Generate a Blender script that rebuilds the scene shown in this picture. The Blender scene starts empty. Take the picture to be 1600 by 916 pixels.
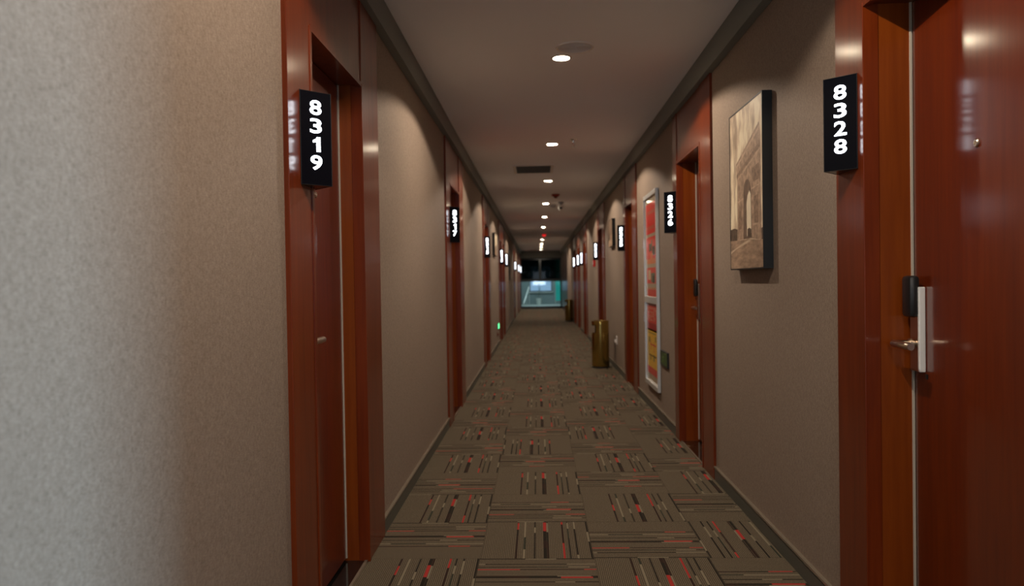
import bpy, bmesh, math, random
from mathutils import Vector, Matrix

random.seed(7)
scene = bpy.context.scene
COL = scene.collection

# ------------------------------------------------------------------ camera
F = 1196.0
yv = Vector((40.0, 18.0, -F)).normalized()          # world +Y seen from the camera
a_, b_ = -0.0157, 1.0
zv = Vector((a_, b_, -(a_ * yv.x + b_ * yv.y) / yv.z)).normalized()
xv = yv.cross(zv)
cam_data = bpy.data.cameras.new('camera')
cam = bpy.data.objects.new('camera', cam_data)
COL.objects.link(cam)
rot = Matrix((xv, yv, zv)).to_4x4()
cam.matrix_world = Matrix.Translation((0, 0, 1.2)) @ rot
cam_data.sensor_fit = 'HORIZONTAL'
cam_data.sensor_width = 36.0
cam_data.lens = F / 1600.0 * 36.0
cam_data.clip_start = 0.05
cam_data.clip_end = 300
cam_data.dof.use_dof = True
cam_data.dof.focus_distance = 2.75
cam_data.dof.aperture_fstop = 2.9
scene.camera = cam

# ------------------------------------------------------------------ world, view
world = bpy.data.worlds.new('sky')
scene.world = world
world.use_nodes = True
bg = world.node_tree.nodes['Background']
bg.inputs[0].default_value = (0.45, 0.66, 1.0, 1)
bg.inputs[1].default_value = 0.75
scene.view_settings.view_transform = 'Standard'
scene.view_settings.look = 'None'
scene.view_settings.gamma = 1
scene.view_settings.exposure = -0.08
scene.view_settings.use_curve_mapping = False


def area_light(name, loc, size_x, size_y, energy, color, direction):
    l = bpy.data.lights.new(name, 'AREA')
    l.shape = 'RECTANGLE'
    l.size = size_x
    l.size_y = size_y
    l.energy = energy
    l.color = color
    o = bpy.data.objects.new(name, l)
    o.location = loc
    o.rotation_euler = Vector(direction).to_track_quat('-Z', 'Z').to_euler()
    COL.objects.link(o)
    return o


# daylight entering through the side window of the lobby behind the camera
DAY_E = 1750
area_light('window_daylight', (8.9, -4.85, 1.45), 0.32, 1.7, DAY_E, (0.44, 0.74, 1.0), (-1, 0.0, 0))
area_light('window_daylight_back', (0.15, -6.4, 1.5), 1.2, 1.3, 60, (0.74, 0.86, 1.0), (0, 1, 0))
# added fill lights without fixtures, brightening the landing beyond the far window
area_light('landing_fill', (0.2, 37.0, 2.72), 2.2, 3.0, 110, (0.75, 0.95, 1.0), (0, 0, -1))
area_light('landing_floor_fill', (0.2, 34.6, 2.6), 1.8, 0.3, 22, (0.9, 1.0, 0.95), (0, 0, -1))
LAMP_E = 71.0
DISC_E = 100.0
LAMP_C = (1.0, 0.84, 0.68)
DIGIT_E = 6.5

# ------------------------------------------------------------------ materials


def mat(name, color, rough=0.5, metal=0.0, coat=0.0, coat_rough=0.1, spec=0.5, emis=None, estr=0.0,
        trans=0.0, ior=1.45):
    m = bpy.data.materials.new(name)
    m.use_nodes = True
    p = m.node_tree.nodes['Principled BSDF']
    p.inputs['Base Color'].default_value = (*color, 1)
    p.inputs['Roughness'].default_value = rough
    p.inputs['Metallic'].default_value = metal
    p.inputs['Coat Weight'].default_value = coat
    p.inputs['Coat Roughness'].default_value = coat_rough
    p.inputs['Specular IOR Level'].default_value = spec
    p.inputs['IOR'].default_value = ior
    p.inputs['Transmission Weight'].default_value = trans
    if emis:
        p.inputs['Emission Color'].default_value = (*emis, 1)
        p.inputs['Emission Strength'].default_value = estr
    return m


class NT:
    """small helper around a material's node tree"""

    def __init__(self, m):
        self.t = m.node_tree
        self.n = self.t.nodes
        self.p = self.n['Principled BSDF']

    def node(self, kind, **kw):
        n = self.n.new(kind)
        for k, v in kw.items():
            setattr(n, k, v)
        return n

    def link(self, a, b):
        self.t.links.new(a, b)

    def math(self, op, a, b=None, c=None, clamp=False):
        n = self.node('ShaderNodeMath', operation=op, use_clamp=clamp)
        for i, v in enumerate((a, b, c)):
            if v is None:
                continue
            if isinstance(v, (int, float)):
                n.inputs[i].default_value = v
            else:
                self.link(v, n.inputs[i])
        return n.outputs[0]

    def mix(self, fac, a, b, blend='MIX'):
        n = self.node('ShaderNodeMix', data_type='RGBA', blend_type=blend)
        for i, v in ((0, fac), (6, a), (7, b)):
            if isinstance(v, (int, float)):
                n.inputs[i].default_value = v
            elif isinstance(v, tuple):
                n.inputs[i].default_value = (*v, 1)
            else:
                self.link(v, n.inputs[i])
        return n.outputs[2]

    def coords(self, scale=(1, 1, 1), kind='Object'):
        tc = self.node('ShaderNodeTexCoord')
        mp = self.node('ShaderNodeMapping')
        mp.inputs['Scale'].default_value = scale
        self.link(tc.outputs[kind], mp.inputs[0])
        return mp.outputs[0]

    def noise(self, vec, scale, detail=2, rough=0.5):
        n = self.node('ShaderNodeTexNoise')
        n.inputs['Scale'].default_value = scale
        n.inputs['Detail'].default_value = detail
        n.inputs['Roughness'].default_value = rough
        self.link(vec, n.inputs['Vector'])
        return n.outputs[0]

    def ramp(self, fac, stops, interp='LINEAR'):
        n = self.node('ShaderNodeValToRGB')
        n.color_ramp.interpolation = interp
        el = n.color_ramp.elements
        while len(el) > 1:
            el.remove(el[-1])
        el[0].position = stops[0][0]
        el[0].color = (*stops[0][1], 1)
        for s, c in stops[1:]:
            e = el.new(s)
            e.color = (*c, 1)
        self.link(fac, n.inputs[0])
        return n.outputs[0]

    def bump(self, h, strength=0.2, dist=0.001):
        n = self.node('ShaderNodeBump')
        n.inputs['Strength'].default_value = strength
        n.inputs['Distance'].default_value = dist
        self.link(h, n.inputs['Height'])
        self.link(n.outputs[0], self.p.inputs['Normal'])


def wood_material(name, dark, light, rough=0.38, coat=0.6, coat_rough=0.16, cior=1.45):
    m = mat(name, light, rough, coat=coat, coat_rough=coat_rough, spec=0.2)
    m.node_tree.nodes['Principled BSDF'].inputs['Coat IOR'].default_value = cior
    t = NT(m)
    v = t.coords((1, 1, 0.06))
    g = t.noise(v, 45, 5, 0.6)
    g2 = t.noise(t.coords((1, 1, 0.15)), 5, 2)
    f = t.math('ADD', t.math('MULTIPLY', g, 0.55), t.math('MULTIPLY', g2, 0.45))
    c = t.ramp(f, [(0.36, dark), (0.64, light)])
    t.link(c, t.p.inputs['Base Color'])
    t.bump(g, 0.05, 0.0005)
    return m


M = {}
M['wood'] = wood_material('cherry_wood', (0.11, 0.014, 0.0015), (0.175, 0.027, 0.0025))
M['lit_jamb_wood'] = wood_material('jamb_cherry_lit', (0.17, 0.030, 0.002), (0.235, 0.050, 0.004))  # brighter copy of the cherry, light on the jambs painted in
M['door_wood'] = wood_material('door_cherry_wood', (0.095, 0.0095, 0.001), (0.15, 0.020, 0.0015), coat=1.0, coat_rough=0.14, cior=1.5)
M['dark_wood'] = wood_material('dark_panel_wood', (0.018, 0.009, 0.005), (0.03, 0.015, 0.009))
M['groove'] = mat('groove_dark', (0.02, 0.006, 0.003), 0.6)

# woven wallpaper
m = mat('linen_wallpaper', (0.3, 0.22, 0.16), 0.75, spec=0.25)
t = NT(m)
w1 = t.noise(t.coords((1, 0.14, 1)), 620, 2)
w2 = t.noise(t.coords((1, 1, 0.14)), 620, 2)
w3 = t.noise(t.coords((1, 1, 1)), 90, 3)
w = t.math('ADD', t.math('ADD', t.math('MULTIPLY', w1, 0.4), t.math('MULTIPLY', w2, 0.35)),
           t.math('MULTIPLY', w3, 0.25))
t.link(t.ramp(w, [(0.36, (0.185, 0.137, 0.103)), (0.64, (0.345, 0.268, 0.210))]), t.p.inputs['Base Color'])
t.bump(w, 0.35, 0.0012)
M['wallpaper'] = m

m = mat('ceiling_paint', (0.84, 0.86, 0.90), 0.75, spec=0.3)
t = NT(m)
t.bump(t.noise(t.coords(), 60, 3), 0.05, 0.001)
M['ceiling'] = m
M['fascia'] = mat('fascia_shaded', (0.20, 0.215, 0.195), 0.7)  # darker than the ceiling: shade of the upright face put into the colour
M['base'] = mat('baseboard_paint', (0.085, 0.085, 0.07), 0.45)
M['base_bead'] = mat('baseboard_bead', (0.30, 0.25, 0.19), 0.25, metal=0.4)
M['black'] = mat('black_gloss', (0.004, 0.005, 0.008), 0.18, spec=0.12)
M['black_matte'] = mat('black_matte', (0.008, 0.0085, 0.008), 0.45)
M['black_plastic'] = mat('black_plastic', (0.012, 0.013, 0.014), 0.35)
M['chrome'] = mat('chrome', (0.75, 0.73, 0.70), 0.18, metal=1)
M['daylit_edge'] = mat('daylit_steel', (0.86, 0.89, 0.90), 0.4, metal=0.2)  # pale tone carries the daylight glare on the near lock's edge
M['satin'] = mat('satin_nickel', (0.62, 0.52, 0.42), 0.28, metal=1)
M['seal'] = mat('door_seal_grey', (0.55, 0.50, 0.43), 0.35)
M['gold'] = mat('polished_brass', (0.46, 0.33, 0.10), 0.2, metal=1)
M['white_plastic'] = mat('white_plastic', (0.75, 0.72, 0.68), 0.4)
M['grey_plastic'] = mat('grey_plastic', (0.33, 0.34, 0.36), 0.4)
M['alu'] = mat('aluminium_frame', (0.62, 0.62, 0.60), 0.35, metal=0.5)
M['red'] = mat('red_plastic', (0.45, 0.012, 0.008), 0.35)
M['dark_red'] = mat('dark_red_plastic', (0.16, 0.02, 0.01), 0.45)
M['lobby_wall'] = mat('lobby_wall_dark', (0.06, 0.05, 0.045), 0.8)
M['digit'] = mat('lit_digit', (0.9, 0.9, 0.95), 0.4, emis=(0.86, 0.92, 1.0), estr=DIGIT_E)
M['lamp'] = mat('lamp_diffuser', (0.9, 0.85, 0.75), 0.4, emis=(1.0, 0.84, 0.60), estr=DISC_E)
M['trim_ring'] = mat('lamp_ring', (0.7, 0.66, 0.6), 0.4)
M['tile'] = mat('landing_tile', (0.42, 0.44, 0.42), 0.3)
M['landing_wall'] = mat('landing_wall_paint', (0.16, 0.20, 0.205), 0.7)
M['teal'] = mat('teal_panel', (0.03, 0.72, 0.68), 0.4)
M['window_frame'] = mat('window_frame_black', (0.006, 0.007, 0.006), 0.4)
M['steel_dark'] = mat('dark_steel', (0.03, 0.03, 0.03), 0.4, metal=0.5)
M['vent_dark'] = mat('vent_dark_slats', (0.05, 0.055, 0.055), 0.5)
M['cord'] = mat('cord_dark', (0.05, 0.035, 0.03), 0.6)


def glass(name, color, ior=1.45):
    m = bpy.data.materials.new(name)
    m.use_nodes = True
    n = m.node_tree.nodes
    n.clear()
    out = n.new('ShaderNodeOutputMaterial')
    tr = n.new('ShaderNodeBsdfTransparent')
    tr.inputs[0].default_value = (*color, 1)
    gl = n.new('ShaderNodeBsdfGlossy')
    gl.inputs['Roughness'].default_value = 0.02
    fr = n.new('ShaderNodeFresnel')
    fr.inputs[0].default_value = ior
    mx = n.new('ShaderNodeMixShader')
    m.node_tree.links.new(fr.outputs[0], mx.inputs[0])
    m.node_tree.links.new(tr.outputs[0], mx.inputs[1])
    m.node_tree.links.new(gl.outputs[0], mx.inputs[2])
    m.node_tree.links.new(mx.outputs[0], out.inputs[0])
    return m


M['glass'] = glass('clear_glass', (0.92, 0.97, 0.96))
M['tinted'] = glass('tinted_glass', (0.06, 0.075, 0.07), 1.12)

# marble thresholds
m = mat('black_marble', (0.01, 0.009, 0.008), 0.08, coat=0.5, coat_rough=0.03)
t = NT(m)
n1 = t.noise(t.coords(), 9, 6, 0.65)
vein = t.math('ABSOLUTE', t.math('SUBTRACT', n1, 0.5))
n2 = t.noise(t.coords(), 5, 2)
vein = t.math('ADD', vein, t.math('MULTIPLY', t.math('SUBTRACT', 0.66, n2, clamp=True), 0.14))
t.link(t.ramp(vein, [(0.0, (0.62, 0.52, 0.36)), (0.015, (0.16, 0.11, 0.06)), (0.024, (0.010, 0.009, 0.008))]),
       t.p.inputs['Base Color'])
M['marble'] = m

# ---- carpet: quarter-turned tiles with coloured dashes
TX, TY, OX, OY = 0.494, 0.50, -0.268, 0.30
m = mat('carpet_tiles', (0.06, 0.05, 0.035), 0.95, spec=0.1)
t = NT(m)
tc = t.node('ShaderNodeTexCoord')
sx = t.node('ShaderNodeSeparateXYZ')
t.link(tc.outputs['Object'], sx.inputs[0])
U = t.math('DIVIDE', t.math('SUBTRACT', sx.outputs[0], OX), TX)
V = t.math('DIVIDE', t.math('SUBTRACT', sx.outputs[1], OY), TY)
iu, iv = t.math('FLOOR', U), t.math('FLOOR', V)
fu, fv = t.math('SUBTRACT', U, iu), t.math('SUBTRACT', V, iv)
par = t.math('MODULO', t.math('ABSOLUTE', t.math('ADD', iu, iv)), 2.0)      # 0: lines run along Y
par = t.math('GREATER_THAN', par, 0.5)
ipar = t.math('SUBTRACT', 1.0, par)
cmb = t.node('ShaderNodeCombineXYZ')
t.link(iu, cmb.inputs[0])
t.link(iv, cmb.inputs[1])
wn = t.node('ShaderNodeTexWhiteNoise', noise_dimensions='2D')
t.link(cmb.outputs[0], wn.inputs['Vector'])
rnd = wn.outputs['Value']
# across / along coordinates
ac = t.math('ADD', t.math('MULTIPLY', fu, ipar), t.math('MULTIPLY', fv, par))
al = t.math('ADD', t.math('MULTIPLY', fv, ipar), t.math('MULTIPLY', fu, par))
flip = t.math('GREATER_THAN', rnd, 0.5)
ac2 = t.math('ADD', t.math('MULTIPLY', ac, t.math('SUBTRACT', 1.0, flip)),
             t.math('MULTIPLY', t.math('SUBTRACT', 1.0, ac), flip))
al2 = t.math('FRACT', t.math('ADD', al, t.math('MULTIPLY', t.math('FRACT', t.math('MULTIPLY', rnd, 7.3)), 0.45)))
BK, BR_, RD, BG, GN = (0.006, 0.005, 0.004), (0.022, 0.006, 0.005), (0.50, 0.030, 0.028), (0.27, 0.23, 0.155), (0.022, 0.032, 0.022)
yarn = t.noise(tc.outputs['Object'], 260, 2, 0.6)
yarn2 = t.noise(tc.outputs['Object'], 900, 1, 0.6)
ribs = t.math('SINE', t.math('MULTIPLY', ac, 2 * math.pi * 62))
ribf = t.math('ADD', t.math('MULTIPLY', ribs, 0.10), t.math('ADD', t.math('MULTIPLY', yarn, 0.55), t.math('MULTIPLY', yarn2, 0.45)))
colr = t.ramp(ribf, [(0.32, (0.040, 0.031, 0.020)), (0.50, (0.108, 0.085, 0.056)), (0.68, (0.25, 0.20, 0.138))])
LINES = [
    (0.315, 0.0085, [(0, BR_), (0.62, BK), (0.80, RD)]),
    (0.385, 0.0090, [(0, BG), (0.42, GN), (0.75, BG)]),
    (0.480, 0.0075, [(0, BK), (0.70, BG), (0.86, BK)]),
    (0.575, 0.0150, [(0, BK), (0.26, RD), (0.52, BK), (0.80, BR_)]),
    (0.600, 0.0075, [(0, BR_), (0.45, BK), (0.72, BG)]),
    (0.745, 0.0085, [(0, RD), (0.26, BR_), (0.8, RD)]),
    (0.800, 0.0070, [(0, BK), (0.55, GN), (0.82, BG)]),
    (0.865, 0.0080, [(0, BG), (0.30, BK)]),
    (0.985, 0.0075, [(0, BK), (0.45, BG), (0.72, BK)]),
]
for k, (pos, hw, stops) in enumerate(LINES):
    msk = t.math('LESS_THAN', t.math('ABSOLUTE', t.math('SUBTRACT', ac2, pos)), hw)
    lc = t.ramp(t.math('FRACT', t.math('ADD', al2, 0.17 * k)) if k % 2 else al2, stops, 'CONSTANT')
    lc = t.mix(t.math('MULTIPLY', yarn, 0.45), lc, (0.09, 0.072, 0.05))
    colr = t.mix(msk, colr, lc)
# thin dark seam where tiles meet
seam = t.math('LESS_THAN', t.math('MINIMUM', ac, t.math('SUBTRACT', 1.0, ac)), 0.004)
colr = t.mix(t.math('MULTIPLY', seam, 0.7), colr, (0.008, 0.006, 0.004))
t.link(colr, t.p.inputs['Base Color'])
t.bump(t.math('ADD', ribf, 0), 0.5, 0.003)
M['carpet'] = m

# ------------------------------------------------------------------ mesh helpers


def world_loc(o):
    v = Vector((0, 0, 0))
    while o is not None:
        v = v + o.location
        o = o.parent
    return v


def obj(name, bm, material, parent=None, smooth=False, loc=None):
    """bm is in world coordinates; becomes ONE mesh object, moved into its parent's frame"""
    me = bpy.data.meshes.new(name)
    base = world_loc(parent) if parent is not None else Vector(loc if loc is not None else (0, 0, 0))
    if base.length > 0:
        bmesh.ops.translate(bm, verts=bm.verts, vec=-base)
    bmesh.ops.recalc_face_normals(bm, faces=bm.faces)
    bm.to_mesh(me)
    bm.free()
    for mm in (material if isinstance(material, list) else [material]):
        me.materials.append(mm)
    if smooth:
        for p in me.polygons:
            p.use_smooth = True
        try:
            me.set_sharp_from_angle(angle=math.radians(35))
        except Exception:
            pass
    o = bpy.data.objects.new(name, me)
    COL.objects.link(o)
    if parent is not None:
        o.parent = parent
    elif loc is not None:
        o.location = loc
    return o


def box(bm, x0, x1, y0, y1, z0, z1, bevel=0.0, mi=0):
    x0, x1 = min(x0, x1), max(x0, x1)
    y0, y1 = min(y0, y1), max(y0, y1)
    z0, z1 = min(z0, z1), max(z0, z1)
    r = bmesh.ops.create_cube(bm, size=1)
    for v in r['verts']:
        v.co = Vector((x0 + (v.co.x + .5) * (x1 - x0), y0 + (v.co.y + .5) * (y1 - y0), z0 + (v.co.z + .5) * (z1 - z0)))
    fs = {f for v in r['verts'] for f in v.link_faces}
    for f in fs:
        f.material_index = mi
    if bevel > 0:
        es = {e for v in r['verts'] for e in v.link_edges}
        bmesh.ops.bevel(bm, geom=list(es), offset=bevel, segments=2, affect='EDGES', profile=0.5)


def cyl(bm, p0, p1, r0, r1=None, seg=24, cap=True, mi=0):
    r1 = r0 if r1 is None else r1
    p0, p1 = Vector(p0), Vector(p1)
    d = p1 - p0
    q = d.to_track_quat('Z', 'Y').to_matrix().to_4x4()
    mtx = Matrix.Translation((p0 + p1) / 2) @ q
    r = bmesh.ops.create_cone(bm, cap_ends=cap, segments=seg, radius1=r0, radius2=r1, depth=d.length, matrix=mtx)
    for f in {f for v in r['verts'] for f in v.link_faces}:
        f.material_index = mi


def lathe(bm, c, axis, prof, seg=40, mi=0):
    """prof: list of (radius, height along axis) from c"""
    q = Vector(axis).to_track_quat('Z', 'Y').to_matrix()
    c = Vector(c)
    rings = []
    for r, h in prof:
        if r < 1e-6:
            rings.append([bm.verts.new(c + q @ Vector((0, 0, h)))])
        else:
            rings.append([bm.verts.new(c + q @ Vector((r * math.cos(2 * math.pi * k / seg), r * math.sin(2 * math.pi * k / seg), h)))
                          for k in range(seg)])
    for a, b in zip(rings[:-1], rings[1:]):
        for k in range(seg):
            k2 = (k + 1) % seg
            if len(a) == 1 and len(b) == 1:
                continue
            if len(a) == 1:
                f = bm.faces.new((a[0], b[k], b[k2]))
            elif len(b) == 1:
                f = bm.faces.new((a[k], b[0], a[k2]))
            else:
                f = bm.faces.new((a[k], b[k], b[k2], a[k2]))
            f.material_index = mi


def prism(bm, pts, vec, mi=0):
    """polygon pts (3-D) extruded by vec"""
    vs = [bm.verts.new(p) for p in pts]
    f = bm.faces.new(vs)
    f.material_index = mi
    r = bmesh.ops.extrude_face_region(bm, geom=[f])
    nv = [g for g in r['geom'] if isinstance(g, bmesh.types.BMVert)]
    bmesh.ops.translate(bm, verts=nv, vec=Vector(vec))
    for g in r['geom']:
        if isinstance(g, bmesh.types.BMFace):
            g.material_index = mi
            for e in g.edges:
                for lf in e.link_faces:
                    lf.material_index = mi


def quick(fn, *a, **k):
    bm = bmesh.new()
    fn(bm, *a, **k)
    return bm


def tag(o, label, cat, group=None, kind=None):
    o['label'] = label
    o['category'] = cat
    if group:
        o['group'] = group
    if kind:
        o['kind'] = kind
    return o


def thing(name, loc, label, cat, group=None, kind=None):
    o = bpy.data.objects.new(name, None)
    o.empty_display_size = 0.1
    o.location = loc
    COL.objects.link(o)
    return tag(o, label, cat, group, kind)


def copy_tree(o, parent=None):
    c = o.copy()
    COL.objects.link(c)
    c.parent = parent
    for ch in o.children:
        copy_tree(ch, c)
    return c


# ------------------------------------------------------------------ dimensions
LX, RX = -0.76, 1.05          # wall planes
HC = 2.56                      # main ceiling
HF = 2.42                      # bottom of the dropped edge
LINTEL = 2.055
YE = 34.0                      # far end of the corridor
YC = 0.25                      # right-hand wall begins here, lobby behind
WT = 0.30                      # wall thickness
WX = 0.165                     # lamp line

# doors: (side, near outer, near inner, far inner, far outer, sign: 'near'/'far', number)
DOORS = [
    ('L', 2.29, 2.53, 3.28, 3.61, 'near', '8319'),
    ('R', 1.29, 1.60, 2.46, 2.68, 'far', '8328'),
    ('L', 6.32, 6.60, 7.36, 7.76, 'near', '8317'),
    ('R', 4.59, 4.89, 5.69, 5.85, 'far', '8326'),
    ('L', 10.65, 10.90, 11.70, 12.05, 'near', '8315'),
    ('R', 8.05, 8.36, 9.02, 9.22, 'far', '8325'),
    ('L', 15.00, 15.22, 15.99, 16.29, 'near', '8313'),
    ('L', 16.33, 16.60, 17.38, 17.62, 'far', '8311'),
    ('R', 11.90, 12.22, 13.00, 13.22, 'far', '8323'),
    ('R', 16.15, 16.46, 17.24, 17.50, 'far', '8322'),
    ('L', 24.20, 24.42, 25.20, 25.60, 'near', '8309'),
    ('R', 18.70, 18.92, 19.70, 20.00, 'near', '8320'),
    ('R', 20.75, 20.97, 21.75, 22.05, 'near', '8318'),
    ('L', 28.95, 29.17, 29.95, 30.25, 'near', '8307'),
    ('L', 32.20, 32.42, 33.20, 33.50, 'near', '8305'),
]


def spans(side, ya, yb):
    out = []
    y = ya
    for d in sorted([d for d in DOORS if d[0] == side], key=lambda d: d[1]):
        if d[1] > y:
            out.append((y, d[1]))
        y = d[4]
    if y < yb:
        out.append((y, yb))
    return out


# ------------------------------------------------------------------ setting
bm = bmesh.new()
box(bm, LX - 0.0, RX, -6.6, YE, -0.06, 0)
box(bm, RX, 9.2, -6.6, YC, -0.06, 0)
tag(obj('floor', bm, M['carpet']), 'grey-brown carpet tiles with red, black and beige dashes, quarter turned', 'floor', kind='structure')

bm = bmesh.new()
box(bm, LX - WT, RX + WT, -6.9, YE, HC, HC + 0.08)
box(bm, RX, 9.2, -6.9, YC, HC, HC + 0.08)
tag(obj('ceiling', bm, M['ceiling']), 'plain taupe painted ceiling running the length of the corridor', 'ceiling', kind='structure')

bm = bmesh.new()
for a, b in spans('L', -6.9, YE):
    box(bm, LX - WT, LX, a, b, 0, HC)
tag(obj('wall_left', bm, M['wallpaper']), 'long left wall covered in woven taupe wallpaper', 'wall', kind='structure')
bm = bmesh.new()
for a, b in spans('R', YC, 27.0):
    box(bm, RX, RX + WT, a, b, 0, HC)
tag(obj('wall_right', bm, M['wallpaper']), 'long right wall covered in woven taupe wallpaper', 'wall', kind='structure')
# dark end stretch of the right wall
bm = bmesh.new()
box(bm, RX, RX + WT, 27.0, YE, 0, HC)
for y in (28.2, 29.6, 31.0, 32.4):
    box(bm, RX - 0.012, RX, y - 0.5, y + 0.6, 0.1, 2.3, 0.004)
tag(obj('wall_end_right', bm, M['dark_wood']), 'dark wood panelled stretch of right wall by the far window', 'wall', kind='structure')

# lobby shell behind the camera, with the window that lets the daylight in
bm = bmesh.new()
box(bm, RX + WT, 9.2, YC, YC + 0.2, 0, HC)
tag(obj('wall_lobby', bm, M['lobby_wall']), 'lobby wall around the corner behind the camera', 'wall', kind='structure')
bm = bmesh.new()
box(bm, 9.0, 9.2, -6.9, -5.35, 0, HC)
box(bm, 9.0, 9.2, -4.35, YC, 0, HC)
box(bm, 9.0, 9.2, -5.35, -4.35, 0, 0.55)
box(bm, 9.0, 9.2, -5.35, -4.35, 2.35, HC)
tag(obj('wall_lobby_side', bm, M['lobby_wall']), 'lobby end wall with the tall daylight window', 'wall', kind='structure')
bm = bmesh.new()
box(bm, LX, -0.6, -6.9, -6.6, 0, HC)
box(bm, 0.9, 9.2, -6.9, -6.6, 0, HC)
box(bm, -0.6, 0.9, -6.9, -6.6, 0, 0.8)
box(bm, -0.6, 0.9, -6.9, -6.6, 2.2, HC)
tag(obj('wall_back', bm, M['lobby_wall']), 'wall behind the camera with a small window', 'wall', kind='structure')

# dropped edge along both sides of the ceiling
FW = 0.045
bm = bmesh.new()
box(bm, LX, LX + FW, -6.6, YE - 0.02, HF, HC)
tag(obj('trim_1', bm, M['fascia']), 'shade-darkened dropped ceiling edge along the left wall', 'ceiling trim', kind='structure')
bm = bmesh.new()
box(bm, RX - FW, RX, YC, YE - 0.02, HF, HC)
tag(obj('trim_2', bm, M['fascia']), 'shade-darkened dropped ceiling edge along the right wall', 'ceiling trim', kind='structure')
bm = bmesh.new()
box(bm, LX - WT, RX + WT, YE - 0.02, YE + 0.25, 2.24, HC + 0.08)
tag(obj('trim_3', bm, M['fascia']), 'grey ceiling beam above the far window', 'ceiling trim', kind='structure')

for nm, s, X, side in (('baseboard_left', 1, LX, 'L'), ('baseboard_right', -1, RX, 'R')):
    bm = bmesh.new()
    for a, b in spans(side, -6.6 if side == 'L' else YC, YE if side == 'L' else 27.0):
        box(bm, X, X + s * 0.012, a, b, 0, 0.072, mi=0)
        box(bm, X, X + s * 0.016, a, b, 0.072, 0.082, mi=1)
    tag(obj(nm, bm, [M['base'], M['base_bead']]), 'dark baseboard with a pale bead along the %s wall' % ('left' if s == 1 else 'right'),
        'baseboard', kind='structure')

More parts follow.
